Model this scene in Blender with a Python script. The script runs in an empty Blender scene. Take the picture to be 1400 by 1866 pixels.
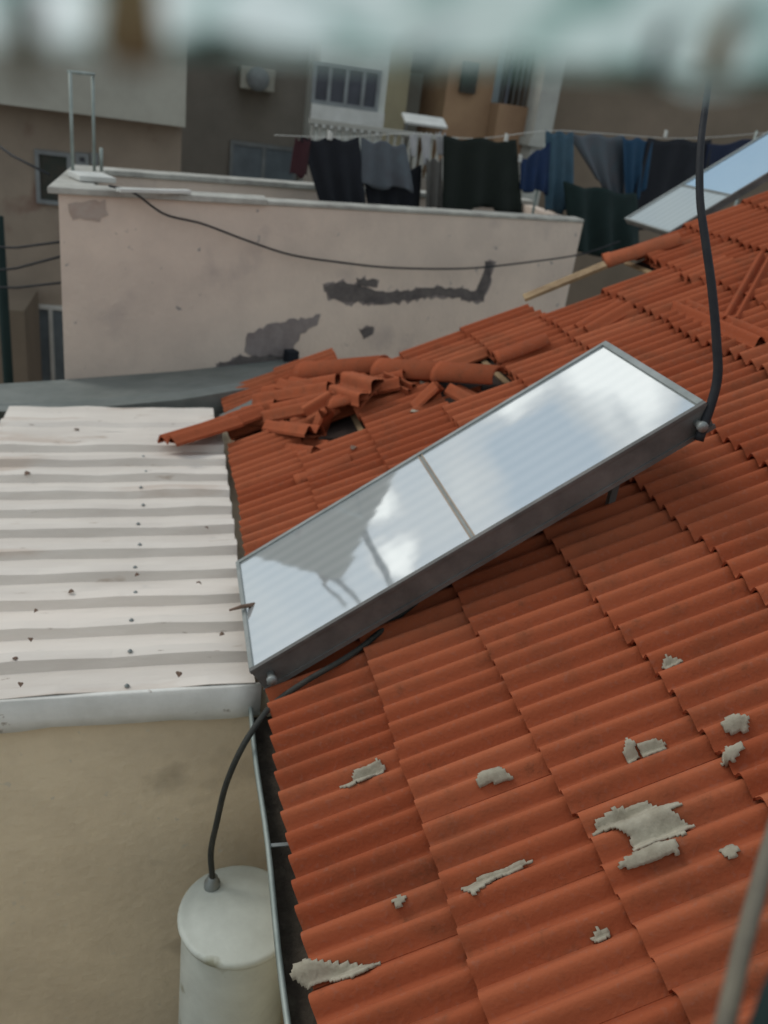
import bpy, bmesh, math, random
from mathutils import Vector, Matrix
random.seed(7)
S = bpy.context.scene
C = S.collection
R = math.radians

# ------------------------------------------------------------------ camera, sky, sun, exposure
# camera axes measured from the vanishing points of the eaves and of the upright lines
AX = Vector((0.968968, -0.212717, 0.125907))      # image right
AY = Vector((0.018958, -0.443906, -0.895873))     # image down
AZ = Vector((0.246458, 0.870459, -0.426098))      # forward
cam_d = bpy.data.cameras.new('camera'); cam = bpy.data.objects.new('camera', cam_d); C.objects.link(cam)
m = Matrix((AX, -AY, -AZ)).transposed().to_4x4()
cam.matrix_world = m
cam_d.sensor_fit = 'HORIZONTAL'; cam_d.sensor_width = 36; cam_d.lens = 36 * 1555 / 1400
cam_d.clip_start = 0.02; cam_d.clip_end = 500
cam_d.dof.use_dof = True; cam_d.dof.focus_distance = 2.0; cam_d.dof.aperture_fstop = 3.9
S.camera = cam
S.view_settings.view_transform = 'Standard'; S.view_settings.look = 'None'
S.view_settings.exposure = 0.2; S.view_settings.gamma = 1

SUN_EL, SUN_AZ = 46, -58       # azimuth from +Y towards +X
def dirv(az, el): return Vector((math.sin(R(az)) * math.cos(R(el)), math.cos(R(az)) * math.cos(R(el)), math.sin(R(el))))
W = bpy.data.worlds.new('World'); S.world = W; W.use_nodes = True
nt = W.node_tree; nt.nodes.clear(); N = nt.nodes; L = nt.links
sky = N.new('ShaderNodeTexSky'); sky.sky_type = 'NISHITA'; sky.sun_disc = False
sky.sun_elevation = R(SUN_EL); sky.sun_rotation = R(SUN_AZ); sky.air_density = 1.5; sky.dust_density = 3
tc = N.new('ShaderNodeTexCoord')
def mathn(op, a, b=None, c=None, clamp=False):
    n = N.new('ShaderNodeMath'); n.operation = op; n.use_clamp = clamp
    for i, v in enumerate((a, b, c)):
        if v is None: continue
        if isinstance(v, (int, float)): n.inputs[i].default_value = v
        else: L.new(v, n.inputs[i])
    return n.outputs[0]
nz = N.new('ShaderNodeTexNoise'); nz.inputs['Scale'].default_value = 3.2; nz.inputs['Detail'].default_value = 7
nz.inputs['Roughness'].default_value = 0.55; L.new(tc.outputs['Generated'], nz.inputs['Vector'])
cover = mathn('MULTIPLY_ADD', nz.outputs['Fac'], 1.5, -0.42)
def blob(az, el, rad, amt, acc):
    v = N.new('ShaderNodeVectorMath'); v.operation = 'DISTANCE'; v.inputs[1].default_value = dirv(az, el)
    dn = N.new('ShaderNodeTexNoise'); dn.inputs['Scale'].default_value = 14; dn.inputs['Detail'].default_value = 4
    L.new(tc.outputs['Generated'], dn.inputs['Vector'])
    L.new(tc.outputs['Generated'], v.inputs[0])
    d = mathn('ADD', v.outputs['Value'], mathn('MULTIPLY_ADD', dn.outputs['Fac'], 0.11, -0.055))
    mr = N.new('ShaderNodeMapRange'); mr.interpolation_type = 'SMOOTHSTEP'
    L.new(d, mr.inputs['Value']); mr.inputs['From Min'].default_value = rad * 0.05; mr.inputs['From Max'].default_value = rad * 1.9
    mr.inputs['To Min'].default_value = amt; mr.inputs['To Max'].default_value = 0
    return mathn('ADD', acc, mr.outputs['Result'])
# clouds and gaps of the sky that the collector mirrors
for az, el, rad, amt in ((-31, 17, .12, -.28), (-4.0, 32.5, .055, 1.0), (-13, 30, .055, -1.0), (-8, 35.5, .03, .4), (-11, 26, .022, .45), (-18, 25, .06, .10), (-20.2, 20.2, .028, 1.0), (-9.5, 27, .02, .6), (-15.5, 27.5, .03, .3), 
                         (-24.0, 23.2, .024, .9), (-30, 21, .08, .05), (-5, 38, .045, -.45), (8, 10, .2, -.2)):
    cover = blob(az, el, rad, amt, cover)
cover = mathn('ADD', cover, 0, clamp=True)
ramp = N.new('ShaderNodeValToRGB'); L.new(cover, ramp.inputs['Fac'])
cr = ramp.color_ramp; cr.elements[0].position = 0.0; cr.elements[0].color = (4.6, 5.9, 7.2, 1)
cr.elements[1].position = 1.0; cr.elements[1].color = (15.5, 16, 15.8, 1)
el2 = cr.elements.new(0.45); el2.color = (7.6, 8.1, 8.4, 1)
mx = N.new('ShaderNodeMixRGB'); mx.inputs['Fac'].default_value = 0.85
L.new(sky.outputs['Color'], mx.inputs['Color1']); L.new(ramp.outputs['Color'], mx.inputs['Color2'])
bg = N.new('ShaderNodeBackground'); bg.inputs['Strength'].default_value = 0.085
L.new(mx.outputs['Color'], bg.inputs['Color'])
wo = N.new('ShaderNodeOutputWorld'); L.new(bg.outputs['Background'], wo.inputs['Surface'])

sd = bpy.data.lights.new('sun', 'SUN'); sd.energy = 0.9; sd.angle = R(22); sd.color = (1, .96, .9)
sun = bpy.data.objects.new('sun', sd); C.objects.link(sun)
sun.rotation_euler = dirv(SUN_AZ, SUN_EL).to_track_quat('Z', 'Y').to_euler()

# ------------------------------------------------------------------ measuring helpers: a picture direction met with a plane of the place
def ray(px, py):
    d = AX * (px - 700) + AY * (py - 933) + AZ * 1555
    return d
def at_y(px, py, y): r = ray(px, py); return r * (y / r.y)
def at_z(px, py, z): r = ray(px, py); return r * (z / r.z)
H = 1.9; EX = 0.364; SL = math.tan(R(26.8))
RS = Vector((math.cos(R(26.8)), 0, math.sin(R(26.8))))   # up the tiled slope
RN = Vector((-RS.z, 0, RS.x))                            # out of the tiled slope
def roof(px, py, h=0.0):
    r = ray(px, py); t = (-H + h / RS.x - SL * EX) / (r.z - SL * r.x); return r * t
WA = R(22.5); WO = Vector((-0.70, 5.82, 0)); WX = Vector((math.cos(WA), math.sin(WA), 0)); WY = Vector((-math.sin(WA), math.cos(WA), 0))
def at_wall(px, py, off=0.0):
    r = ray(px, py); t = (WO.dot(WY) + off) / r.dot(WY); return r * t
def wl(p): d = p - WO; return Vector((d.dot(WX), d.dot(WY), p.z))   # into the white building's own axes
def wp(x, y, z): return WO + WX * x + WY * y + Vector((0, 0, z))

# ------------------------------------------------------------------ materials
def newmat(name):
    m = bpy.data.materials.new(name); m.use_nodes = True
    return m, m.node_tree.nodes, m.node_tree.links, m.node_tree.nodes['Principled BSDF']
def mat(name, c1, c2=None, scale=6.0, rough=0.8, bump=0.0, bscale=None, metal=0.0, lo=0.35, hi=0.65, detail=6, spots=None, spec=0.3, stretch=None):
    m, n, l, b = newmat(name)
    b.inputs['Roughness'].default_value = rough; b.inputs['Metallic'].default_value = metal
    b.inputs['Specular IOR Level'].default_value = spec
    c2 = c2 or tuple(x * 0.75 for x in c1)
    t = n.new('ShaderNodeTexCoord'); src = t.outputs['Object']
    if stretch:
        mp = n.new('ShaderNodeMapping'); mp.inputs['Scale'].default_value = stretch; l.new(src, mp.inputs['Vector']); src = mp.outputs['Vector']
    z = n.new('ShaderNodeTexNoise'); z.inputs['Scale'].default_value = scale; z.inputs['Detail'].default_value = detail
    z.inputs['Roughness'].default_value = 0.65
    l.new(src, z.inputs['Vector'])
    r = n.new('ShaderNodeValToRGB'); l.new(z.outputs['Fac'], r.inputs['Fac'])
    r.color_ramp.elements[0].position = lo; r.color_ramp.elements[0].color = (*c2, 1)
    r.color_ramp.elements[1].position = hi; r.color_ramp.elements[1].color = (*c1, 1)
    col = r.outputs['Color']
    if spots:
        for (sc, th, wd, sc_col) in spots:
            z2 = n.new('ShaderNodeTexNoise'); z2.inputs['Scale'].default_value = sc; z2.inputs['Detail'].default_value = 5
            l.new(src, z2.inputs['Vector'])
            mr = n.new('ShaderNodeMapRange'); l.new(z2.outputs['Fac'], mr.inputs['Value'])
            mr.inputs['From Min'].default_value = th; mr.inputs['From Max'].default_value = th + wd
            mm = n.new('ShaderNodeMixRGB'); l.new(mr.outputs['Result'], mm.inputs['Fac']); l.new(col, mm.inputs['Color1'])
            mm.inputs['Color2'].default_value = (*sc_col, 1); col = mm.outputs['Color']
    l.new(col, b.inputs['Base Color'])
    if bump:
        z3 = n.new('ShaderNodeTexNoise'); z3.inputs['Scale'].default_value = bscale or scale * 6; z3.inputs['Detail'].default_value = 6
        l.new(src, z3.inputs['Vector'])
        bp = n.new('ShaderNodeBump'); bp.inputs['Strength'].default_value = bump; bp.inputs['Distance'].default_value = 0.01
        l.new(z3.outputs['Fac'], bp.inputs['Height']); l.new(bp.outputs['Normal'], b.inputs['Normal'])
    return m
M = {}
def tile_mat():
    m, n, l, b = newmat('terracotta'); b.inputs['Roughness'].default_value = 0.95; b.inputs['Specular IOR Level'].default_value = 0.1
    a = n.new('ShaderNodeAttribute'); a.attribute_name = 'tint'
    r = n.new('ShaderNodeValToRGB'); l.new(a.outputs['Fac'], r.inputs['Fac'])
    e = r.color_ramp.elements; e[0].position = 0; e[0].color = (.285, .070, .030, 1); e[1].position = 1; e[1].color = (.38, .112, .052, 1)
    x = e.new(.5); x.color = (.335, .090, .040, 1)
    t = n.new('ShaderNodeTexCoord')
    z = n.new('ShaderNodeTexNoise'); z.inputs['Scale'].default_value = 3.5; z.inputs['Detail'].default_value = 8; z.inputs['Roughness'].default_value = .7
    l.new(t.outputs['Object'], z.inputs['Vector'])
    mr = n.new('ShaderNodeMapRange'); l.new(z.outputs['Fac'], mr.inputs['Value']); mr.inputs['From Min'].default_value = .5; mr.inputs['From Max'].default_value = .78
    mr.inputs['To Max'].default_value = .6
    mm = n.new('ShaderNodeMixRGB'); l.new(mr.outputs['Result'], mm.inputs['Fac']); l.new(r.outputs['Color'], mm.inputs['Color1']); mm.inputs['Color2'].default_value = (.12, .06, .034, 1)
    z2 = n.new('ShaderNodeTexNoise'); z2.inputs['Scale'].default_value = 70; z2.inputs['Detail'].default_value = 6; l.new(t.outputs['Object'], z2.inputs['Vector'])
    m2 = n.new('ShaderNodeMapRange'); l.new(z2.outputs['Fac'], m2.inputs['Value']); m2.inputs['From Min'].default_value = .56; m2.inputs['From Max'].default_value = .72; m2.inputs['To Max'].default_value = .3
    m3 = n.new('ShaderNodeMixRGB'); l.new(m2.outputs['Result'], m3.inputs['Fac']); l.new(mm.outputs['Color'], m3.inputs['Color1']); m3.inputs['Color2'].default_value = (.30, .14, .10, 1)
    l.new(m3.outputs['Color'], b.inputs['Base Color'])
    z4 = n.new('ShaderNodeTexNoise'); z4.inputs['Scale'].default_value = 14; z4.inputs['Detail'].default_value = 9; z4.inputs['Roughness'].default_value = .8
    l.new(t.outputs['Object'], z4.inputs['Vector'])
    m4 = n.new('ShaderNodeMapRange'); l.new(z4.outputs['Fac'], m4.inputs['Value']); m4.inputs['From Min'].default_value = .58; m4.inputs['From Max'].default_value = .66; m4.inputs['To Max'].default_value = .35
    m5 = n.new('ShaderNodeMixRGB'); l.new(m4.outputs['Result'], m5.inputs['Fac']); l.new(m3.outputs['Color'], m5.inputs['Color1']); m5.inputs['Color2'].default_value = (.13, .055, .03, 1)
    l.new(m5.outputs['Color'], b.inputs['Base Color'])
    bp = n.new('ShaderNodeBump'); bp.inputs['Strength'].default_value = .3; bp.inputs['Distance'].default_value = .006
    l.new(z2.outputs['Fac'], bp.inputs['Height']); l.new(bp.outputs['Normal'], b.inputs['Normal'])
    return m
M['tile'] = tile_mat()
def glass_mat(name='collector_glass', tint=(.95, .96, .94), k=1.0, refl=.5):
    m, n, l, b = newmat(name)
    t = n.new('ShaderNodeTexCoord')
    w = n.new('ShaderNodeTexWave'); w.bands_direction = 'Y'; w.inputs['Scale'].default_value = 4.4; w.inputs['Distortion'].default_value = .3
    l.new(t.outputs['Object'], w.inputs['Vector'])
    r = n.new('ShaderNodeValToRGB'); l.new(w.outputs['Fac'], r.inputs['Fac'])
    r.color_ramp.elements[0].color = (.33 * k, .36 * k, .37 * k, 1); r.color_ramp.elements[1].color = (.39 * k, .415 * k, .42 * k, 1)
    l.new(r.outputs['Color'], b.inputs['Base Color'])
    b.inputs['Roughness'].default_value = .5
    g = n.new('ShaderNodeBsdfGlossy'); g.inputs['Roughness'].default_value = .035; g.inputs['Color'].default_value = (*tint, 1)
    z = n.new('ShaderNodeTexNoise'); z.inputs['Scale'].default_value = 2.2; z.inputs['Detail'].default_value = 3
    l.new(t.outputs['Object'], z.inputs['Vector'])
    bp = n.new('ShaderNodeBump'); bp.inputs['Strength'].default_value = .05; bp.inputs['Distance'].default_value = .03
    l.new(z.outputs['Fac'], bp.inputs['Height']); l.new(bp.outputs['Normal'], g.inputs['Normal'])
    ms = n.new('ShaderNodeMixShader'); ms.inputs[0].default_value = refl
    l.new(b.outputs[0], ms.inputs[1]); l.new(g.outputs[0], ms.inputs[2])
    l.new(ms.outputs[0], n['Material Output'].inputs['Surface'])
    return m
M['glass'] = glass_mat()
M['glass_blue'] = glass_mat('bluish_glass', (.55, .78, .95), .55, .6)
M['glass_green'] = glass_mat('greenish_dusty_glass', (.62, .72, .70), .75, .35)
def plastic_mat():
    m, n, l, b = newmat('milky_plastic')
    t = n.new('ShaderNodeTexCoord')
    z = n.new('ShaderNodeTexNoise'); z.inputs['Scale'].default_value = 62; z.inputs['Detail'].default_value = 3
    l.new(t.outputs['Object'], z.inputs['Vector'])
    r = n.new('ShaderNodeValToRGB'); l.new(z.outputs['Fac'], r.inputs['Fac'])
    e = r.color_ramp.elements; e[0].position = .38; e[0].color = (.16, .24, .23, 1); e[1].position = .51; e[1].color = (.95, 1, 1, 1)  # pale patches are highlights painted into the colour, muted further right
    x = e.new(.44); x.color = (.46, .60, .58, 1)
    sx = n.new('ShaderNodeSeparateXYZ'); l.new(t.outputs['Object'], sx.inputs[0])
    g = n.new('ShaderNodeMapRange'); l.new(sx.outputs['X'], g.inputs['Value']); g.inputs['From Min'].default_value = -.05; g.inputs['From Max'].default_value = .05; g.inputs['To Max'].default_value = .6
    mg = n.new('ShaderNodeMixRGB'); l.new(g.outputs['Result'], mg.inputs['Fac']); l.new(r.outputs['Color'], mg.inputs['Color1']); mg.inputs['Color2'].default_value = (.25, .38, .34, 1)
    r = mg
    l.new(r.outputs['Color'], b.inputs['Base Color']); b.inputs['Roughness'].default_value = .2
    tr = n.new('ShaderNodeBsdfTranslucent'); l.new(r.outputs['Color'], tr.inputs['Color'])
    ms = n.new('ShaderNodeMixShader'); ms.inputs[0].default_value = .93
    l.new(b.outputs[0], ms.inputs[1]); l.new(tr.outputs[0], ms.inputs[2]); l.new(ms.outputs[0], n['Material Output'].inputs['Surface'])
    return m
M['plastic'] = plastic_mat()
M['sheet'] = mat('white_sheet_metal', (.70, .645, .575), (.58, .525, .465), 2.6, .55, .3, 26, spots=[(5, .60, .08, (.55, .47, .40)), (9, .66, .06, (.42, .34, .27)), (30, .70, .05, (.25, .19, .15)), (1.3, .58, .2, (.74, .66, .58))], stretch=(.3, 1.3, 1))
M['sheet_edge'] = mat('white_painted_flashing', (.74, .73, .68), (.62, .61, .56), 5, .6, .2, spots=[(14, .66, .05, (.3, .25, .2))])
M['beige'] = mat('beige_plaster', (.80, .67, .48), (.64, .53, .38), 1.6, .95, .5, 25, spots=[(3, .6, .15, (.46, .38, .27)), (22, .68, .05, (.66, .58, .45))])
M['cream'] = mat('cream_plaster', (.68, .56, .46), (.55, .455, .38), 1.2, .95, .4, 30, spots=[(2.2, .6, .2, (.42, .35, .31)), (12, .68, .06, (.3, .27, .25))])
M['coping'] = mat('weathered_coping', (.46, .45, .40), (.28, .27, .24), 5, .9, .5)
M['tar'] = mat('old_tar', (.085, .075, .072), (.15, .13, .12), 9, .9, .5)
M['tar2'] = mat('dirty_render', (.20, .165, .155), (.26, .225, .21), 9, .95, .5)
M['rustpatch'] = mat('reddish_render', (.36, .27, .22), (.42, .36, .31), 6, .95, .3)
M['lead'] = mat('grey_flashing', (.19, .205, .19), (.13, .145, .135), 3, .6, .3, metal=.1)
M['alu'] = mat('dull_aluminium', (.30, .32, .31), (.21, .23, .22), 6, .5, .1, metal=.4)
M['darkalu'] = mat('dark_aluminium', (.17, .165, .155), (.10, .10, .095), 5, .6, .2, metal=.3)
M['gutter'] = mat('gutter_zinc', (.33, .37, .34), (.22, .26, .24), 6, .55, .2, metal=.3)
M['mud'] = mat('gutter_dirt', (.075, .06, .045), (.035, .028, .022), 9, 1, 1, 40, spots=[(7, .58, .1, (.13, .115, .085))])
M['dark'] = mat('dark_underlay', (.045, .03, .024), (.02, .014, .012), 6, 1, .6)
M['wood'] = mat('weathered_wood', (.34, .24, .13), (.20, .13, .07), 8, .8, .4)
M['cable'] = mat('black_rubber', (.012, .014, .018), (.02, .021, .023), 20, .65, .1)
M['hose'] = mat('black_pipe_foam', (.028, .03, .026), (.045, .045, .038), 20, .7, .3)
M['tank'] = mat('dusty_white_enamel', (.62, .66, .60), (.48, .51, .46), 3.2, .5, .15, spots=[(7, .62, .1, (.3, .3, .22)), (2, .55, .25, (.6, .62, .56))])
M['asbestos'] = mat('grey_fibre_cement', (.41, .38, .30), (.27, .24, .18), 9, .95, .3)
M['leaf'] = mat('dry_leaf', (.20, .13, .095), (.13, .085, .06), 20, .9, .3)
M['concrete'] = mat('concrete', (.24, .23, .21), (.16, .155, .14), 2, .95, .5)
M['ground'] = mat('ground_paving', (.12, .11, .10), (.07, .065, .06), 1.5, .95, .5)
M['seam'] = mat('seam_sealant', (.36, .29, .22), (.27, .21, .16), 8, .7)
M['rodm'] = mat('weathered_rod', (.17, .15, .11), (.12, .105, .08), 20, .6)
M['white'] = mat('white_paint', (.62, .62, .58), (.5, .5, .46), 4, .6)
M['farA'] = mat('facade_grey_beige', (0.392, 0.382, 0.324), (0.314, 0.304, 0.255), 1.0, .95, .4)
M['farA2'] = mat('facade_brownish', (0.319, 0.259, 0.199), (0.233, 0.190, 0.147), .9, .95, .4, spots=[(1.6, .58, .1, (.2, .13, .1))])
M['farB'] = mat('facade_taupe', (0.260, 0.234, 0.198), (0.190, 0.172, 0.144), .8, .95, .4)
M['farW'] = mat('facade_offwhite', (0.612, 0.629, 0.578), (0.476, 0.493, 0.442), 1.4, .9, .3)
M['farY'] = mat('facade_pale_yellow', (0.544, 0.493, 0.323), (0.425, 0.374, 0.255), 1, .9, .3)
M['farO'] = mat('facade_ochre', (0.360, 0.232, 0.135), (0.270, 0.165, 0.098), 1.2, .9, .3)
M['farBr'] = mat('facade_brown', (0.211, 0.164, 0.121), (0.156, 0.125, 0.090), .6, .95, .3)
M['farP'] = mat('facade_grey_pillar', (0.405, 0.405, 0.360), (0.300, 0.300, 0.270), 1.4, .9, .3)
M['wdark'] = mat('dark_window', (.03, .035, .045), (.05, .055, .07), 3, .25, spec=.5)
M['wblue'] = mat('bluish_window', (0.156, 0.195, 0.215), (0.104, 0.130, 0.150), 3, .3, spec=.5)
M['wgreen'] = mat('dark_opening', (.03, .04, .032), (.06, .05, .04), 6, .8)
M['bluewall'] = mat('pale_blue_wall', (0.432, 0.522, 0.540), (0.342, 0.414, 0.432), 2, .8)
M['frame'] = mat('window_frame_grey', (.24, .26, .26), (.17, .18, .18), 5, .6)
def cl(name, c, c2=None): M[name] = mat(name, c, c2, 5, .95, .3, 60)
cl('cloth_black', (.016, .018, .023)); cl('cloth_blackgreen', (.012, .017, .013)); cl('cloth_grey', (.10, .12, .135), (.085, .09, .10))
cl('cloth_maroon', (.05, .018, .022)); cl('cloth_navy', (.015, .035, .095), (.012, .025, .06)); cl('cloth_sky', (.05, .10, .14), (.04, .075, .10))
cl('cloth_greyblue', (.085, .11, .125), (.10, .10, .11)); cl('cloth_blue', (.022, .065, .12)); cl('cloth_white', (.42, .42, .42)); cl('cloth_green', (.012, .026, .024))
cl('cloth_inkblue', (.018, .026, .055)); cl('cloth_taupe', (.10, .095, .085))

# ------------------------------------------------------------------ mesh helpers
class MB:
    def __init__(s): s.v = []; s.f = []; s.t = []; s.sm = []
    def add(s, vs, fs, tint=None, smooth=False):
        o = len(s.v); s.v += [Vector(v) for v in vs]
        for f in fs: s.f.append([i + o for i in f]); s.t.append(tint if tint is not None else .5); s.sm.append(smooth)
    def box(s, c, sx, sy, sz, X=Vector((1, 0, 0)), Y=Vector((0, 1, 0)), Z=Vector((0, 0, 1))):
        c = Vector(c); vs = [c + X * (a * sx / 2) + Y * (b * sy / 2) + Z * (d * sz / 2) for a in (-1, 1) for b in (-1, 1) for d in (-1, 1)]
        s.add(vs, [(0, 1, 3, 2), (4, 6, 7, 5), (0, 4, 5, 1), (2, 3, 7, 6), (0, 2, 6, 4), (1, 5, 7, 3)])
    def bb(s, x0, y0, z0, x1, y1, z1): s.box(((x0 + x1) / 2, (y0 + y1) / 2, (z0 + z1) / 2), x1 - x0, y1 - y0, z1 - z0)
    def tube(s, pts, rad, n=8, cap=True):
        pts = [Vector(p) for p in pts]; rs = rad if isinstance(rad, (list, tuple)) else [rad] * len(pts); rings = []
        ref = Vector((0.13, 0.21, 0.97))
        for i, p in enumerate(pts):
            d = (pts[min(i + 1, len(pts) - 1)] - pts[max(i - 1, 0)]).normalized()
            if i == 0 and abs(d.dot(ref)) > .95: ref = Vector((1, .1, 0))
            a = d.cross(ref).normalized(); b = d.cross(a); ref = a.cross(d)
            rings.append([p + (a * math.cos(t) + b * math.sin(t)) * rs[i] for t in [2 * math.pi * k / n for k in range(n)]])
        vs = [v for r in rings for v in r]; fs = []
        for i in range(len(pts) - 1):
            for k in range(n): fs.append((i * n + k, i * n + (k + 1) % n, (i + 1) * n + (k + 1) % n, (i + 1) * n + k))
        if cap: fs.append(tuple(range(n))[::-1]); fs.append(tuple((len(pts) - 1) * n + k for k in range(n)))
        s.add(vs, fs, smooth=True)
    def lathe(s, c, prof, n=48):
        vs = []; fs = []; c = Vector(c)
        for r, z in prof:
            for k in range(n): a = 2 * math.pi * k / n; vs.append(c + Vector((r * math.cos(a), r * math.sin(a), z)))
        for i in range(len(prof) - 1):
            for k in range(n): fs.append((i * n + k, i * n + (k + 1) % n, (i + 1) * n + (k + 1) % n, (i + 1) * n + k))
        s.add(vs, fs, smooth=True)
    def prism(s, poly, nrm, th, jag=0.0):          # poly: 3D points of a flat outline, thickened along nrm
        poly = [Vector(p) for p in poly]; n = len(poly); nrm = Vector(nrm)
        s.add(poly + [p + nrm * th for p in poly], [tuple(range(n))[::-1], tuple(range(n, 2 * n))] + [(i, (i + 1) % n, n + (i + 1) % n, n + i) for i in range(n)])
    def build(s, name, mt, parent=None, org=None, bevel=0.0, autosm=False):
        org = Vector(org) if org is not None else Vector((0, 0, 0))
        me = bpy.data.meshes.new(name)
        # vertices are written in world axes; keep them relative to the parent's base point
        base = org if parent is None else parent_base(parent)
        me.from_pydata([v - base for v in s.v], [], s.f); me.update()
        a = me.attributes.new('tint', 'FLOAT', 'FACE'); a.data.foreach_set('value', s.t)
        me.polygons.foreach_set('use_smooth', s.sm)
        me.materials.append(M[mt] if isinstance(mt, str) else mt)
        bm = bmesh.new(); bm.from_mesh(me); bmesh.ops.recalc_face_normals(bm, faces=bm.faces); bm.to_mesh(me); bm.free()
        o = bpy.data.objects.new(name, me); C.objects.link(o)
        if parent is None: o.location = org
        else: o.parent = parent
        if bevel:
            b = o.modifiers.new('bevel', 'BEVEL'); b.width = bevel; b.segments = 2; b.limit_method = 'ANGLE'
        return o
def parent_base(p):
    v = Vector((0, 0, 0))
    while p is not None: v += Vector(p.location); p = p.parent
    return v
def tag(o, label=None, cat=None, group=None, kind=None):
    if label: o['label'] = label
    if cat: o['category'] = cat
    if group: o['group'] = group
    if kind: o['kind'] = kind
    return o
def thing(name, loc, label, cat, group=None):
    o = bpy.data.objects.new(name, None); C.objects.link(o); o.location = loc; o.empty_display_size = .2
    return tag(o, label, cat, group)
def spline(pts, n=10):
    pts = [Vector(p) for p in pts]; P = [pts[0] * 2 - pts[1]] + pts + [pts[-1] * 2 - pts[-2]]; out = []
    for i in range(1, len(P) - 2):
        for k in range(n):
            t = k / n; a, b, c, d = P[i - 1], P[i], P[i + 1], P[i + 2]
            out.append(.5 * ((2 * b) + (c - a) * t + (2 * a - 5 * b + 4 * c - d) * t * t + (3 * b - a - 3 * c + d) * t ** 3))
    out.append(pts[-1]); return out

# ------------------------------------------------------------------ the setting
g = MB(); g.bb(-60, -30, -7.2, 60, 90, -7); tag(g.build('ground', 'ground'), kind='structure')

# ------------------------------------------------------------------ tiled house
house = thing('tiled_house', (2.2, 2.8, -7), 'low house under a sloping roof of orange clay tiles, broken along its far edge', 'house')
NY0, PIT = 0.16, 0.0798          # rib pitch
TW = 2 * PIT
def prof(b):
    ph = (b / PIT) % 1.0
    k = 0 if b < PIT else 1
    c = abs(math.sin(math.pi * ph))
    return (.044 if k == 0 else .040) * c ** (1.6 if k == 0 else 1.4)
def add_tile(mb, O, A, B, Nn, ln, tint, w=TW, na=3, nb=20, lift=.026, thick=.012):
    top = []; vs = []; fs = []
    for i in range(na + 1):
        a = ln * i / na
        for j in range(nb + 1):
            b = w * j / nb
            h = prof(min(b * TW / w, TW * .9999)) + lift * (1 - i / na)
            vs.append(O + A * a + B * b + Nn * h)
    n = nb + 1
    for i in range(na):
        for j in range(nb): fs.append((i * n + j, i * n + j + 1, (i + 1) * n + j + 1, (i + 1) * n + j))
    mb.add(vs, fs, tint, True)
    # lower and side edges: thickness of the clay
    low = vs[:n]; dn = [v - Nn * thick + A * .002 for v in low]
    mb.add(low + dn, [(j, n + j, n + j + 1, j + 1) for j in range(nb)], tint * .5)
    up = vs[-n:]; dnu = [v - Nn * thick for v in up]
    for c in (0, nb):
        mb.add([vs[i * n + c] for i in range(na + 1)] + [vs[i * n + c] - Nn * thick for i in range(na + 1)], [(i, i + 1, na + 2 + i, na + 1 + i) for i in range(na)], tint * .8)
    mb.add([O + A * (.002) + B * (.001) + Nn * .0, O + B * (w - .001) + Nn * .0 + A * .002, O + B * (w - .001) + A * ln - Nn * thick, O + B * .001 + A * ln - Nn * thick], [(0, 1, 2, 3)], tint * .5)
xs = [EX, .69, 1.024, 1.376, 1.74, 2.095]
while xs[-1] < 4.1: xs.append(xs[-1] + .352)
def yfar(x):
    if x < .95: return 5.62
    if x < 1.95: return 5.05
    if x < 2.6: return 4.75
    return 5.15
holes = [roof(870, 705), roof(780, 735), roof(830, 735), roof(545, 800), roof(500, 780), roof(520, 775), roof(640, 775), roof(560, 800), roof(600, 792), roof(590, 745), roof(700, 700), roof(800, 705), roof(850, 715), roof(840, 690), roof(430, 745), roof(740, 690)]
rt = MB(); tl = {}
for i in range(len(xs) - 1):
    ln = (xs[i + 1] - xs[i]) / RS.x
    ny = int((yfar(xs[i] + .1) - NY0) / TW)
    for j in range(ny):
        y = NY0 + j * TW
        O = Vector((xs[i], y, -H + SL * (xs[i] - EX)))
        ctr = O + RS * ln * .5 + Vector((0, TW / 2, 0))
        if any((ctr - h).length < .13 for h in holes): continue
        chip = random.random()
        messy = ctr.y > 4.2 or (ctr.x > 2.5 and ctr.y > 3.1)
        ja = random.uniform(-.006, .006) * (2.5 if messy else 1); rz = random.gauss(0, .004) * (3.0 if messy else 1)
        A = (RS + Vector((0, rz, 0))).normalized(); B = (Vector((0, 1, 0)) - RS * rz).normalized()
        tint = min(1, max(0, random.gauss(.5 if ctr.x < 2.2 else .25, .28)))  # dimmer light and brown growth up the slope put into the tint
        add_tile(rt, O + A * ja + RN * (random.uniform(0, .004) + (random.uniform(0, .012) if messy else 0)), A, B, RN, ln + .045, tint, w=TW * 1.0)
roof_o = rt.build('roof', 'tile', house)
u = MB()
for i in range(len(xs) - 1):
    y1 = yfar(xs[i] + .1) - .12; ln = (xs[i + 1] - xs[i]) / RS.x
    u.box(Vector((xs[i], (y1 + .1) / 2, -H + SL * (xs[i] - EX))) + RS * (ln / 2 + .01) - RN * .04, ln - .001, y1 - .1, .03, RS, Vector((0, 1, 0)), RN)
u.build('underlay', 'dark', roof_o)
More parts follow.
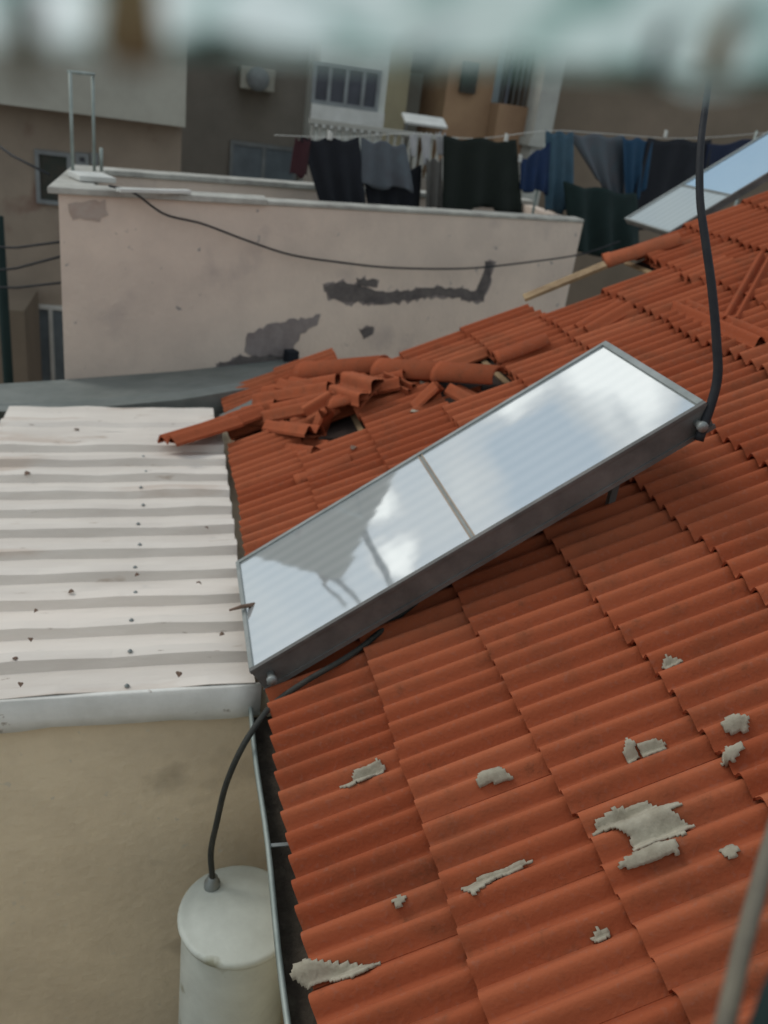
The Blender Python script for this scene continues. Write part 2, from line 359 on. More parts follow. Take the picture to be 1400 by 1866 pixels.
# battens, seen in the holes
b_ = MB()
for x in xs[1:-1]: b_.box(Vector((x - .02, (yfar(x) - .15) / 2 + .1, -H + SL * (x - .02 - EX))) - RN * .016, .03, yfar(x) - .2, .012, RS, Vector((0, 1, 0)), RN)
b_.build('batten', 'wood', roof_o)
w_ = MB(); w_.bb(.50, .25, -7, 4.4, 5.2, -1.98); w_.build('wall', 'beige', house)
fb = MB(); fb.bb(.405, .12, -2.06, .43, 5.1, -1.935); fb.build('fascia', 'wood', house)
for k in range(12):
    y0_ = .18 + k * .39; rx = xs[-1] + .02; rz_ = -H + SL * (rx - EX) + .0
    if y0_ > 4.8: break
    rc = MB(); vs = []
    for q, (yy, rr) in enumerate(((y0_, .105), (y0_ + .05, .105), (y0_ + .055, .092), (y0_ + .41, .086))):
        for i in range(13):
            t = math.pi * i / 12; vs.append(Vector((rx + rr * math.cos(t), yy, rz_ + rr * .95 * math.sin(t))))
    rc.add(vs, [(q * 13 + i, q * 13 + i + 1, (q + 1) * 13 + i + 1, (q + 1) * 13 + i) for q in range(3) for i in range(12)], random.uniform(.1, .6), True)
    rco = rc.build('ridge_cap', 'tile', house); so = rco.modifiers.new('solid', 'SOLIDIFY'); so.thickness = .014; so.offset = -1
sf = MB(); sf.bb(.432, .12, -2.06, .50, 5.1, -2.045); sf.build('soffit', 'beige', house)
# half-round gutter with a bent outer lip
gt = MB(); path = [(.392, -1.952), (.392, -2.02), (.375, -2.045), (.34, -2.05), (.318, -2.035), (.307, -1.995), (.304, -1.945), (.298, -1.936), (.290, -1.94), (.288, -1.95)]
vs = []; ny = 30
for k in range(ny + 1):
    y = .1 + k * (2.62 - .1) / ny; dx = .003 * math.sin(k * .7)
    vs += [Vector((x + dx, y, z + .004 * math.sin(k * .45))) for x, z in path]
n = len(path)
gt.add(vs, [(k * n + i, k * n + i + 1, (k + 1) * n + i + 1, (k + 1) * n + i) for k in range(ny) for i in range(n - 1)], smooth=True)
gut = gt.build('gutter', 'gutter', house); so = gut.modifiers.new('solid', 'SOLIDIFY'); so.thickness = .003
md = MB(); vs = []; 
for k in range(61):
    y = .1 + k * 2.5 / 60
    for q in range(5):
        x = .308 + q * .0205; vs.append(Vector((x, y, -2.018 + .012 * math.sin(k * 1.3 + q) * random.random() + random.uniform(0, .012) + (.01 if y < 1.5 else 0))))
md.add(vs, [(k * 5 + q, k * 5 + q + 1, (k + 1) * 5 + q + 1, (k + 1) * 5 + q) for k in range(60) for q in range(4)], smooth=True)
md.build('silt', 'mud', gut)
for yy in (1.78, .95):
    q = MB(); q.box(Vector((.340, yy, -1.947)), .092, .012, .004); q.build('bracket', 'alu', gut)

# ------------------------------------------------------------------ lean-to with ribbed white sheet roof
shed = thing('shed', (-2, 4, -7), 'beige plastered annexe roofed with white ribbed metal sheets, beside the tiled roof', 'shed')
def sz(x): return -1.885 + .04 * (x - .3)
def ribs(y0, y1):
    out = [(y0, 0)]; y = y0
    # pan, rise, crest, fall
    out = []
    y = y0; first = True
    while y < y1 - .1:
        out += [(y, .036), (y + .046, .038), (y + .062, 0), (y + .105, .0015), (y + .176, 0), (y + .196, .036)]; y += .2
    out.append((y, .036)); return out
sm = MB(); pr = ribs(2.41, 4.75); nx = 24; vs = []
for k in range(nx + 1):
    x = -3.6 + k * (3.6 + .308) / nx
    for (y, z) in pr: vs.append(Vector((x, y + .004 * math.sin(k * .9 + y * 3), sz(x) + z * (1 + .12 * math.sin(k * 1.7 + y * 5)) + .002 * math.sin(k * 2.1 + y * 9))))
n = len(pr)
sm.add(vs, [(k * n + i, k * n + i + 1, (k + 1) * n + i + 1, (k + 1) * n + i) for k in range(nx) for i in range(n - 1)])
rs = sm.build('roof_sheet', 'sheet', shed); so = rs.modifiers.new('solid', 'SOLIDIFY'); so.thickness = .004; so.offset = -1
bv = rs.modifiers.new('bevel', 'BEVEL'); bv.width = .005; bv.segments = 2
for i_ in range(11):
    for xx in (-.12, -1.15):
        yy = 2.41 + .2 * i_ + .022; zz = sz(xx) + .038
        q = MB(); q.lathe(Vector((xx + .01 * math.sin(i_ * 3), yy, zz)), [(0, 0), (.009, 0), (.009, .002), (.005, .0035), (.005, .007), (0, .0075)], 8); q.build('screw', 'alu', rs)
s2 = MB(); vs = []; p2 = [(4.66, .030), (4.69, .037), (4.72, .037), (4.88, .036), (4.91, .055), (4.96, .055), (4.99, .036), (5.22, .038)]
for k in range(17):
    x = -.93 + k * (1.20) / 16
    for y, z in p2: vs.append(Vector((x, y - .008 * math.sin(k * .8), sz(x) + z + .003 * math.sin(k * 1.3))))
n = len(p2)
s2.add(vs, [(k * n + i, k * n + i + 1, (k + 1) * n + i + 1, (k + 1) * n + i) for k in range(16) for i in range(n - 1)])
r2 = s2.build('ridge_sheet', 'sheet', shed); so = r2.modifiers.new('solid', 'SOLIDIFY'); so.thickness = .004
s3 = MB(); vs = []
for k in range(10):
    x = -3.6 + k * (2.62) / 9
    for y, z in [(4.72, .034), (4.9, .036), (5.2, .04)]: vs.append(Vector((x, y, sz(x) + z)))
s3.add(vs, [(k * 3 + i, k * 3 + i + 1, (k + 1) * 3 + i + 1, (k + 1) * 3 + i) for k in range(9) for i in range(2)])
tag(s3.build('end_sheet', 'lead', shed))
fl = MB(); vs = []
for k in range(41):
    x = -3.6 + k * 3.93 / 40; wv = .006 * math.sin(k * .6) + .004 * math.sin(k * 1.9 + 1) + random.uniform(-.002, .002)
    vs += [Vector((x, 2.412, sz(x) + .0345)), Vector((x, 2.398, sz(x) + .030)), Vector((x, 2.392 + .004 * math.sin(k * .8), sz(x) - .05)), Vector((x, 2.388, sz(x) - .088 + wv)), Vector((x, 2.396, sz(x) - .092 + wv))]
fl.add(vs, [(k * 5 + i, k * 5 + i + 1, (k + 1) * 5 + i + 1, (k + 1) * 5 + i) for k in range(40) for i in range(4)], smooth=True)
f_ = fl.build('fascia', 'sheet_edge', shed); so = f_.modifiers.new('solid', 'SOLIDIFY'); so.thickness = .003
wb = MB(); wb.bb(-3.6, 2.43, -7, .497, 5.18, -1.99); wb.build('wall', 'beige', shed)
lg = MB(); vs = []
back = [at_wall(-200, 712, -.005), at_wall(115, 692, -.005), at_wall(330, 676, -.005), at_wall(545, 652, -.005)]
front = [at_y(-200, 752, 5.18), at_y(115, 748, 5.2), at_y(330, 728, 5.3), at_y(548, 692, 5.55)]
for a, b in zip(front, back):
    mid = a.lerp(b, .15) + Vector((0, 0, .02)); vs += [Vector((a.x, a.y, -2.7)), a, mid, b, Vector((b.x, b.y, -2.7))]
lg.add(vs, [(k * 5 + i, k * 5 + (i + 1) % 5, (k + 1) * 5 + (i + 1) % 5, (k + 1) * 5 + i) for k in range(3) for i in range(5)] + [(0, 1, 2, 3, 4), (15, 16, 17, 18, 19)])
lg.build('flashing', 'lead', shed)

# ------------------------------------------------------------------ solar collectors
def collector(base, length, width, tilt, label, th=.1, seam=True, split=.5, mats=('glass', 'glass')):
    t = thing('solar_collector', base, label, 'solar panel', 'solar collectors on the tiled roof')
    X = Vector((math.cos(tilt), 0, math.sin(tilt))); Y = Vector((0, 1, 0)); Nn = Vector((-X.z, 0, X.x)); O = Vector(base)
    def P(a, b, h): return O + X * a + Y * b + Nn * h
    def bx(mb, a0, b0, h0, a1, b1, h1): mb.box(P((a0 + a1) / 2, (b0 + b1) / 2, (h0 + h1) / 2), a1 - a0, b1 - b0, h1 - h0, X, Y, Nn)
    fw = .022
    c = MB()
    bx(c, 0, 0, -th, length, .004, -.012); bx(c, 0, width - .004, -th, length, width, -.012)
    bx(c, 0, .004, -th, .004, width - .004, -.012); bx(c, length - .004, .004, -th, length, width - .004, -.012)
    bx(c, .004, .004, -th, length - .004, width - .004, -th + .006)
    bx(c, -.004, -.006, -th - .004, length + .004, .0, -th + .012)
    case = c.build('casing', 'darkalu', t)
    f = MB()
    fd = MB(); bx(fd, -.003, -.003, -.012, length + .003, fw * .7, .003); fd.build('frame', 'darkalu', t, bevel=.002); bx(f, -.003, width - fw * .7, -.012, length + .003, width + .003, .004)  # near bar in a darker metal than the other frame bars
    bx(f, -.003, fw * .7, -.012, fw * .6, width - fw * .7, .004); bx(f, length - fw, fw * .7, -.012, length + .003, width - fw * .7, .004)
    f.build('frame', 'alu', t, bevel=.002)
    for k in ((0, 1) if seam else (0,)):
        a0, a1 = (fw * .6, length * (split - .006)) if (k == 0 and seam) else ((length * (split + .006), length - fw) if seam else (fw * .6, length - fw))
        q = MB(); bx(q, a0, fw * .7, -.012, a1, width - fw * .7, -.004); q.build('pane', mats[k], t)
    if seam:
        q = MB()
        bx(q, length * (split - .006), fw * .7, -.012, length * (split - .003), width - fw * .7, -.001); bx(q, length * (split + .003), fw * .7, -.012, length * (split + .006), width - fw * .7, -.001)
        q.build('seam_strip', 'seam' if split == .5 else 'alu', t); q = MB(); bx(q, length * (split - .003), fw * .7, -.012, length * (split + .003), width - fw * .7, -.006); q.build('gasket', 'alu', t)
    for a, b, in ((.12, .2), (.12, width - .2), (length - .2, .24), (length - .2, width - .12)):
        top = P(a, b, -th - .004); z = -H + SL * (top.x - EX) + .02 if top.x > EX else -H
        if top.z - z > .01:
            q = MB(); q.box(Vector((top.x, top.y, (top.z + z) / 2)), .025, .025, top.z - z); q.box(Vector((top.x, top.y, z + .005)), .07, .05, .008, RS, Y, RN); q.build('leg', 'darkalu', t)
    for a in (.05, length - .05):
        q = MB(); q.tube([P(a, .002, -.05), P(a, -.03, -.05), P(a, -.0301, -.05), P(a, -.045, -.05)], [.013, .013, .018, .018], 10); q.build('pipe_stub', 'alu', t)
    return t
TILT = R(36)
collector((.283, 2.368, -1.77), 1.755, .745, TILT, 'long glass collector with brown centre seam lying tilted in the middle of the tiled roof')
collector((3.12, 5.22, -.50), 1.9, .63, R(36), 'pale blue collector behind the upper tiles, beyond the tall black cable', th=.04, split=.24, mats=('glass_green', 'glass_blue'))

# ------------------------------------------------------------------ water tank
tb = Vector((.262, 2.04, -3.9))
tank = thing('water_tank', tb, 'dusty white cylindrical water heater standing against the beige wall', 'water tank')
q = MB(); q.lathe(tb, [(0, .03), (.175, .03), (.183, .05), (.186, .6), (.188, 1.30), (.187, 1.345)]); q.build('body', 'tank', tank)
q = MB(); q.lathe(tb + Vector((0, 0, 1.335)), [(.188, 0), (.199, .004), (.203, .018), (.201, .028), (.192, .034), (.184, .034), (.15, .046), (.09, .056), (.04, .060), (0, .061)]); lid = q.build('lid', 'tank', tank)
q = MB(); q.lathe(tb + Vector((-.085, .10, 1.375)), [(.028, 0), (.028, .03), (.018, .035), (.018, .055), (0, .055)], 16); q.build('fitting', 'alu', lid)
for a in (.6, 2.7, 4.7):
    q = MB(); q.tube([tb + Vector((.16 * math.cos(a), .16 * math.sin(a), 0.001)), tb + Vector((.16 * math.cos(a), .16 * math.sin(a), .06))], .015); q.build('foot', 'alu', tank)
q = MB(); q.bb(-.25, 1.6, -4.0, .497, 2.43, -3.9); sl = q.build('concrete_ledge', 'concrete'); tag(sl, 'concrete ledge under the white water tank, against the beige wall', 'ledge')

# ------------------------------------------------------------------ pipes and cables
pts = [roof(860, 1020, .05), roof(740, 1112, .05), roof(650, 1186, .06), roof(560, 1240, .07), at_z(505, 1278, -1.84), at_z(474, 1312, -1.86), at_z(440, 1365, -1.93), at_z(412, 1430, -2.06), at_z(395, 1500, -2.22), tb + Vector((-.085, .10, 1.60)), tb + Vector((-.085, .10, 1.42))]
pts[-2] = (pts[-3] + pts[-1]) / 2 + Vector((-.012, 0, 0))
q = MB(); q.tube(spline(pts), .0105, 10); tag(q.build('water_pipe', 'hose'), 'black pipe bending from under the collector down to the white tank', 'pipe')
cpt = [Vector((1.70, 2.34, -.86))]
for (x, y, t) in ((1306, 700, 2.80), (1306, 620, 2.78), (1297, 520, 2.76), (1286, 440, 2.75), (1276, 360, 2.75), (1277, 270, 2.76), (1285, 200, 2.78), (1305, 60, 2.8), (1330, -120, 2.75), (1340, -400, 2.4), (1200, -900, 1.6)):
    r = ray(x, y); cpt.append(r * (t / 1555))
q = MB(); q.tube(spline(cpt), [.0165 - .005 * min(1, i / 70) for i in range(len(spline(cpt)))], 10)
tag(q.build('black_cable', 'cable'), 'tall thick black cable rising from the upper corner of the glass collector', 'cable')
wc = [at_wall(198, 338, -.04), at_wall(245, 352, -.07), at_wall(300, 390, -.05), at_wall(370, 408, -.05), at_wall(450, 438, -.06), at_wall(530, 464, -.06), at_wall(620, 478, -.07), at_wall(720, 488, -.08), at_wall(850, 489, -.1), at_wall(960, 478, -.12), at_wall(1060, 463, -.16), at_wall(1130, 440, -.3)]
q = MB(); q.tube(spline(wc), .0075, 8); tag(q.build('sagging_cable', 'cable'), 'thin dark cable sagging across the cream wall', 'cable')

# ------------------------------------------------------------------ white building with roof terrace
wb0 = wp(2.4, .7, -7)
ter = thing('terrace_building', wb0, 'cream plastered building with a stained wall and a roof terrace, behind the tiled roof', 'building')
def wbox(mb, x0, y0, z0, x1, y1, z1): mb.box(wp((x0 + x1) / 2, (y0 + y1) / 2, (z0 + z1) / 2), x1 - x0, y1 - y0, z1 - z0, WX, WY)
TZ = -.70; LX = 4.72
SD = 1.32                                            # depth of the terrace, its side wall running straight away from the alley
def skew(mb, x0, y0, z0, x1, y1, z1):
    def P(x, y, z): return WO + WX * x + Vector((0, 1, 0)) * (y / math.cos(WA)) + Vector((0, 0, z))
    vs = [P(x, y, z) for x in (x0, x1) for y in (y0, y1) for z in (z0, z1)]
    mb.add(vs, [(0, 1, 3, 2), (4, 6, 7, 5), (0, 4, 5, 1), (2, 3, 7, 6), (0, 2, 6, 4), (1, 5, 7, 3)])
q = MB(); skew(q, .02, 0, -7, LX, .16, TZ - .03); skew(q, .02, .162, -7, .18, SD, TZ - .03); skew(q, .182, SD - .16, -7, LX, SD, TZ - .03); skew(q, LX - .16, .162, -7, LX - .002, SD - .162, TZ - .03)
wall = q.build('wall', 'cream', ter)
q = MB(); skew(q, .182, .162, -1.3, LX - .162, SD - .162, -1.0); q.build('terrace_floor', 'lead', ter)
q = MB(); skew(q, -.04, -.03, TZ - .028, 1.45, .19, TZ + .012); skew(q, 1.452, -.012, TZ - .028, LX, .18, TZ); skew(q, -.04, .192, TZ - .028, .22, SD - .182, TZ + .012); skew(q, -.04, SD - .18, TZ - .028, LX, SD + .03, TZ + .012)
q.build('coping', 'coping', ter, bevel=.006)
# stains and lost render on the wall, a few millimetres proud
def stain(name, pts, m_, lab, off=.004, jag=.012):
    P = [at_wall(x, y, 0) for x, y in pts]; out = []
    for i, p in enumerate(P):
        a, b = p, P[(i + 1) % len(P)]; n_ = max(1, int((b - a).length / .035))
        for k in range(n_):
            v = a.lerp(b, k / n_); v = v + WX * random.uniform(-jag, jag) + Vector((0, 0, random.uniform(-jag, jag))); out.append(v)
    if m_ == 'tar':
        c_ = sum(out, Vector()) / len(out); q = MB()
        q.prism([v + (v - c_) * .03 + WX * random.uniform(-.022, .022) + Vector((0, 0, random.uniform(-.03, .022))) + WY * .01 for v in out], -WY, .012); q.build('worn_rim', 'tar2', wall)
    q = MB(); q.prism([v + WY * .01 for v in out], -WY, .01 + off); return tag(q.build(name, m_, wall), lab)
stain('dark_patch', [(588, 522), (620, 512), (655, 520), (690, 532), (745, 528), (790, 522), (840, 526), (868, 530), (878, 505), (886, 474), (899, 476), (893, 510), (880, 548), (845, 546), (800, 538), (760, 545), (700, 553), (640, 550), (600, 542)], 'tar', 'long dark streak of lost render')
stain('dark_patch', [(648, 508), (686, 508), (684, 520), (652, 520)], 'tar', 'short dark dash above the long streak')
stain('dark_patch', [(655, 604), (678, 595), (680, 608), (664, 616)], 'tar', 'small dark blot')
stain('dirty_patch', [(445, 640), (452, 608), (480, 596), (520, 584), (585, 574), (580, 592), (548, 608), (538, 630), (520, 650), (470, 655)], 'tar2', 'brownish grey smear')
stain('dark_patch', [(400, 662), (440, 648), (500, 648), (535, 655), (535, 664), (470, 662), (430, 668), (400, 672)], 'tar', 'dark line of dirt along the foot', .006)
stain('dirty_patch', [(124, 374), (150, 366), (195, 366), (196, 392), (180, 404), (130, 398)], 'rustpatch', 'reddish patch under the corner')
q = MB(); p = at_wall(530, 658, -.1); q.box(p, .09, .08, .17, WX, WY); tag(q.build('drain_outlet', 'cloth_black', ter), 'dark outlet at the wall foot')

# board, strip, pipe frame on the coping
q = MB(); p = at_z(167, 322, TZ + .035); q.box(p, .24, .26, .035, WX, WY); tag(q.build('white_board', 'white', bevel=.004), 'small white slab lying on the corner of the coping', 'slab')
a, b = at_z(215, 346, TZ + .03), at_z(345, 349, TZ + .03)
q = MB(); d = (b - a).normalized(); q.box((a + b) / 2, (b - a).length, .05, .022, d, Vector((-d.y, d.x, 0))); tag(q.build('white_batten', 'white', bevel=.003), 'long white batten lying along the wall top beside the slab', 'batten')
zc = TZ + .012; p1 = at_z(133, 322, zc); p2 = at_z(172, 312, zc); top1 = p1 + Vector((0, 0, (155 - 322) * -1 * p1.y / 1700)); top2 = Vector((p2.x, p2.y, top1.z))
pf = thing('pipe_hoop', p1, 'thin grey pipe hoop standing upright on the wall corner', 'pipe hoop')
for pa, pb, nm in ((p1, top1, 'post'), (p2, top2, 'post'), (top1 + Vector((-.01, 0, 0)), top2 + Vector((.01, 0, 0)), 'top_bar')):
    q = MB(); q.tube([pa, pb], .011, 8); q.build(nm, 'gutter', pf)
q = MB(); p = at_z(185, 312, zc); q.tube([p, p + Vector((0, 0, .16))], .012, 8); tag(q.build('pipe_stub', 'gutter'), 'short grey pipe stub beside the hoop on the wall corner', 'pipe')

# ------------------------------------------------------------------ laundry
LO = .55
def lp(px, py, off=LO): return at_wall(px, py, off)
def cloth(name, quad, m_, label, cat='garment', folds=3, amp=.02, group='laundry on the clothesline', notch=0, off=LO, rag=.02):
    # quad: picture points top-left, top-right, bottom-right, bottom-left on the clothesline's plane
    TL, TR, BR, BL = [lp(x, y, off) for x, y in quad]; q = MB(); nu, nv = 22, 16; vs = []; ph = random.random() * 6
    for j in range(nv + 1):
        v = j / nv
        for i in range(nu + 1):
            uu = i / nu; p = TL.lerp(TR, uu).lerp(BL.lerp(BR, uu), v)
            w = amp * math.sin(uu * folds * 2 * math.pi + ph + .8 * v) * (.25 + .75 * v) + .4 * amp * math.sin(uu * folds * 5 + v * 3 + ph)
            p = p + WY * w
            sag = -.03 * math.sin(uu * math.pi * 2) ** 2 * (1 - v)
            p.z += sag
            if v > .95: p.z += rag * math.sin(uu * 9 + ph) + (notch if .35 < uu < .62 else 0)
            vs.append(p)
    n = nu + 1
    q.add(vs, [(j * n + i, j * n + i + 1, (j + 1) * n + i + 1, (j + 1) * n + i) for j in range(nv) for i in range(nu)], smooth=True)
    o = q.build(name, m_, org=TL); so = o.modifiers.new('solid', 'SOLIDIFY'); so.thickness = .006
    return tag(o, label, cat, group)
cloth('shirt', [(540, 250), (566, 249), (562, 322), (530, 318)], 'cloth_maroon', 'narrow dark maroon garment, first on the clothesline above the cream wall', folds=1)
cloth('shirt', [(548, 248), (655, 250), (668, 384), (590, 386)], 'cloth_black', 'black shirt hanging left of the grey towel')
cloth('towel', [(660, 250), (738, 262), (756, 348), (656, 336)], 'cloth_grey', 'grey towel hanging between two black garments', 'towel')
cloth('trousers', [(664, 322), (768, 300), (766, 382), (672, 382)], 'cloth_black', 'black trousers hanging low behind the grey towel', off=LO + .12)
for k, (x0, x1, yb, lb) in enumerate(((746, 762, 285, 'narrow white cloth strip hanging nearest the grey towel'), (768, 786, 300, 'middle one of the narrow white cloth strips'), (794, 812, 282, 'narrow white cloth strip hanging nearest the big black garment'))):
    cloth('cloth_strip', [(x0, 240), (x1, 241), (x1 - 3, yb), (x0 + 4, yb)], 'cloth_white', lb, 'cloth', folds=1, amp=.01, rag=.005, off=LO + .05)
cloth('rag', [(776, 288), (806, 288), (806, 380), (774, 380)], 'cloth_taupe', 'taupe cloth hanging just left of the big black garment', 'cloth', folds=2)
cloth('coat', [(808, 246), (940, 254), (952, 386), (804, 386)], 'cloth_blackgreen', 'big blackish green garment in the middle of the clothesline', notch=.05)
cloth('trousers', [(950, 290), (1002, 258), (1000, 352), (946, 346)], 'cloth_navy', 'royal blue garment right of the big black one')
cloth('towel', [(996, 236), (1046, 240), (1046, 386), (996, 386)], 'cloth_sky', 'tall pale blue cloth at the end of the cream wall', 'cloth')
cloth('sheet', [(1034, 240), (1136, 246), (1140, 400), (1090, 330)], 'cloth_greyblue', 'grey blue cloth pulled to a point below', 'cloth', off=LO + .1)
cloth('shirt', [(1134, 248), (1192, 252), (1176, 345), (1142, 380)], 'cloth_blue', 'mid blue garment left of the black jacket')
cloth('jacket', [(1180, 250), (1298, 254), (1280, 420), (1140, 420)], 'cloth_black', 'black jacket hanging behind the tall cable')
cloth('shirt', [(1288, 262), (1420, 246), (1420, 330), (1280, 340)], 'cloth_inkblue', 'ink blue garment at the right end of the clothesline')
cloth('tarp', [(1030, 330), (1160, 352), (1170, 470), (1044, 460)], 'cloth_green', 'dark green tarpaulin hanging past the end of the cream wall', 'tarpaulin', group=None, off=.35, amp=.04)
q = MB(); ln_ = [lp(500, 246), lp(620, 250), lp(750, 243), lp(870, 252), lp(1000, 238), lp(1100, 243), lp(1250, 252), lp(1420, 240)]
q.tube(spline(ln_), .003, 6); tag(q.build('clothesline', 'white'), 'thin pale clothesline carrying the washing above the cream wall', 'clothesline')
for x, y, lb in ((922, 250, 'white clothes peg on the big black garment'), (1213, 243, 'white clothes peg on the black jacket'), (947, 288, 'white clothes peg at the corner of the royal blue garment'), (600, 246, 'pale peg on the black shirt')):
    p = lp(x, y, LO - .02); q = MB(); q.box(p, .018, .02, .065, WX, WY); q.box(p + WX * .02 + Vector((0, 0, -.004)), .012, .018, .06, WX, WY); tag(q.build('clothes_peg', 'white', bevel=.003), lb, 'clothes peg', 'clothes pegs')
# wooden pole supports of the line
for px_, lb in ((1000, 'slim grey post holding the clothesline at the end of the cream wall'), (1380, 'slim grey post holding the right end of the clothesline')):
    p = lp(px_, 238, LO + .06); q = MB(); q.tube([Vector((p.x, p.y, -1.15 if px_ < 1100 else -7)), p], .014, 8); tag(q.build('line_post', 'gutter'), lb, 'post', 'clothesline posts')

# ------------------------------------------------------------------ loose and broken tiles on the far edge of the roof
def frame3(a, b, roll=0, nrm=RN):
    X = (b - a).normalized(); Nn = (nrm - X * nrm.dot(X)).normalized(); Y = Nn.cross(X)
    if roll: Nn, Y = Nn * math.cos(R(roll)) + Y * math.sin(R(roll)), Y * math.cos(R(roll)) - Nn * math.sin(R(roll))
    return X, Y, Nn
def loose_tile(p1, h1, p2, h2, w, label, roll=0, tint=.5, grp='loose clay tiles on the roof', zz=None):
    a, b = roof(*p1, h1), roof(*p2, h2)
    if zz: a, b = at_z(*p1, zz[0]), at_z(*p2, zz[1])
    a, b = a, b; X, Y, Nn = frame3(a, b, roll)
    q = MB(); add_tile(q, a - Y * (w / 2), X, Y, Nn, (b - a).length, tint, w=w, lift=.0, thick=.016)
    o = q.build('clay_tile', 'tile', org=a); return tag(o, label, 'roof tile', grp)
def ridge_tile(p1, h1, p2, h2, rad, label, roll=0, tint=.5, name='ridge_tile'):
    a, b = roof(*p1, h1), roof(*p2, h2); X, Y, Nn = frame3(a, b, roll); q = MB(); vs = []; n = 14; ln = (b - a).length
    for s_, r_ in ((0, rad * 1.08), (.10, rad * 1.08), (.11, rad), (1, rad * .92)):
        for k in range(n + 1):
            t = math.pi * k / n; vs.append(a + X * (ln * s_) + Y * (r_ * math.cos(t)) + Nn * (r_ * .8 * math.sin(t)))
    m_ = n + 1
    q.add(vs, [(i * m_ + k, i * m_ + k + 1, (i + 1) * m_ + k + 1, (i + 1) * m_ + k) for i in range(3) for k in range(n)], tint, True)
    o = q.build(name, 'tile', org=a); so = o.modifiers.new('solid', 'SOLIDIFY'); so.thickness = .014; so.offset = -1
    return tag(o, label, 'ridge tile', 'loose ridge tiles on the roof')
ridge_tile((694, 676), .07, (806, 680), .07, .085, 'left of the two curved ridge tiles lying end to end by the cream wall', tint=.35)
ridge_tile((802, 682), .07, (910, 688), .06, .08, 'right of the two curved ridge tiles lying end to end by the cream wall', tint=.3)
ridge_tile((550, 682), .05, (700, 668), .06, .09, 'wide curved ridge tile left of the end-to-end pair', tint=.3)
loose_tile((475, 722), .09, (610, 700), .12, .20, 'ribbed tile sticking out leftmost in the broken heap', tint=.5)
loose_tile((492, 754), .07, (640, 722), .10, .18, 'ribbed tile lying under the leftmost one of the heap', tint=.55)
loose_tile((600, 722), .10, (735, 692), .10, .18, 'dark ribbed tile bridging the middle of the heap', tint=.2)
loose_tile((496, 778), .03, (575, 790), .10, .13, 'tipped tile over the black hole', roll=25, tint=.45)
loose_tile((578, 800), .0, (596, 752), .16, .10, 'small orange shard standing upright in the hole', roll=10, tint=1)
loose_tile((700, 690), .12, (752, 712), .05, .08, 'small orange shard leaning below the ridge tiles', roll=-25, tint=.9)
loose_tile((760, 745), .02, (802, 705), .10, .09, 'broken tile end propped right of the leaning shard', roll=30, tint=.6)
loose_tile((800, 746), -.07, (880, 722), -.05, .16, 'sunken dark tile beneath the ridge tile pair', roll=-12, tint=.0)
loose_tile((304, 806), .03, (425, 770), .05, .20, 'clay tile jutting out over the white ribbed sheets', tint=.35, zz=(-1.80, -1.76))
loose_tile((360, 790), .03, (470, 752), .05, .20, 'clay tile behind the one jutting over the white sheets', tint=.2, zz=(-1.80, -1.74))
ridge_tile((540, 880), .03, (640, 838), .03, .045, 'thin half-round tile lying on the ribs below the hole', tint=.5)
ridge_tile((905, 658), .06, (1000, 622), .07, .06, 'ridge tile lying right of the end-to-end pair', tint=.2)
ridge_tile((1102, 482), .06, (1240, 440), .06, .075, 'pale ridge tile at the far edge above the plank', tint=.8)
loose_tile((1240, 560), .03, (1400, 628), .06, .14, 'displaced tile lying across the ribs right of the cable', tint=.1, roll=10)
loose_tile((1330, 590), .04, (1396, 470), .07, .10, 'narrow tile propped steeply at the right of the roof', tint=.1, roll=-15)
loose_tile((1250, 512), .05, (1330, 480), .05, .16, 'raised tile just right of the tall cable', tint=.6)
loose_tile((1060, 605), .04, (1140, 560), .05, .17, 'loose tile near the upper corner of the collector', tint=.4)
for (p1, h1, p2, h2, w_, rl, tn, lb) in (
        ((520, 700), .12, (590, 712), .06, .16, 20, .3, 'short tile chunk tipped over at the top left of the heap'),
        ((620, 700), .13, (676, 716), .16, .15, -20, .6, 'short tile chunk riding high in the middle of the heap'),
        ((560, 760), .08, (610, 730), .11, .12, -35, .8, 'bright chunk just above the standing shard'),
        ((520, 812), -.02, (590, 822), .03, .14, 10, .2, 'dark chunk fallen inside the hole'),
        ((825, 712), .03, (868, 735), -.02, .10, 30, .4, 'chunk half fallen beneath the ridge tile pair'),
        ((440, 762), .06, (500, 748), .07, .15, -10, .4, 'chunk at the left foot of the heap')):
    loose_tile(p1, h1, p2, h2, w_ * 1.35, lb, roll=rl, tint=tn)
ridge_tile((610, 742), .09, (680, 722), .12, .06, 'short curved tile end thrown across the middle of the heap', roll=15, tint=.5)
# small clay crumbs
for (x, y, s_, lb) in ((648, 818, .035, 'dark clay lump alone on the ribs below the heap'), (556, 690, .022, 'tiny pale clay crumb at the wall foot'), (758, 752, .03, 'pale mortar crumb under the propped shard'), (772, 700, .025, 'pale crumb between the ridge tiles')):
    p = roof(x, y, .035); q = MB(); vs = []
    for k in range(8):
        vs.append(p + Vector((random.uniform(-s_, s_), random.uniform(-s_, s_), random.uniform(-.4, .7) * s_)))
    bm = bmesh.new(); [bm.verts.new(v) for v in vs]; bmesh.ops.convex_hull(bm, input=bm.verts); me_v = [v.co.copy() for v in bm.verts]; bm.verts.index_update(); fs = [[v.index for v in f.verts] for f in bm.faces]; bm.free()
    q.add(me_v, fs, .1); tag(q.build('rubble', 'asbestos' if 'pale' in lb else 'leaf', org=p, bevel=.002), lb, 'rubble', 'rubble on the tiled roof')
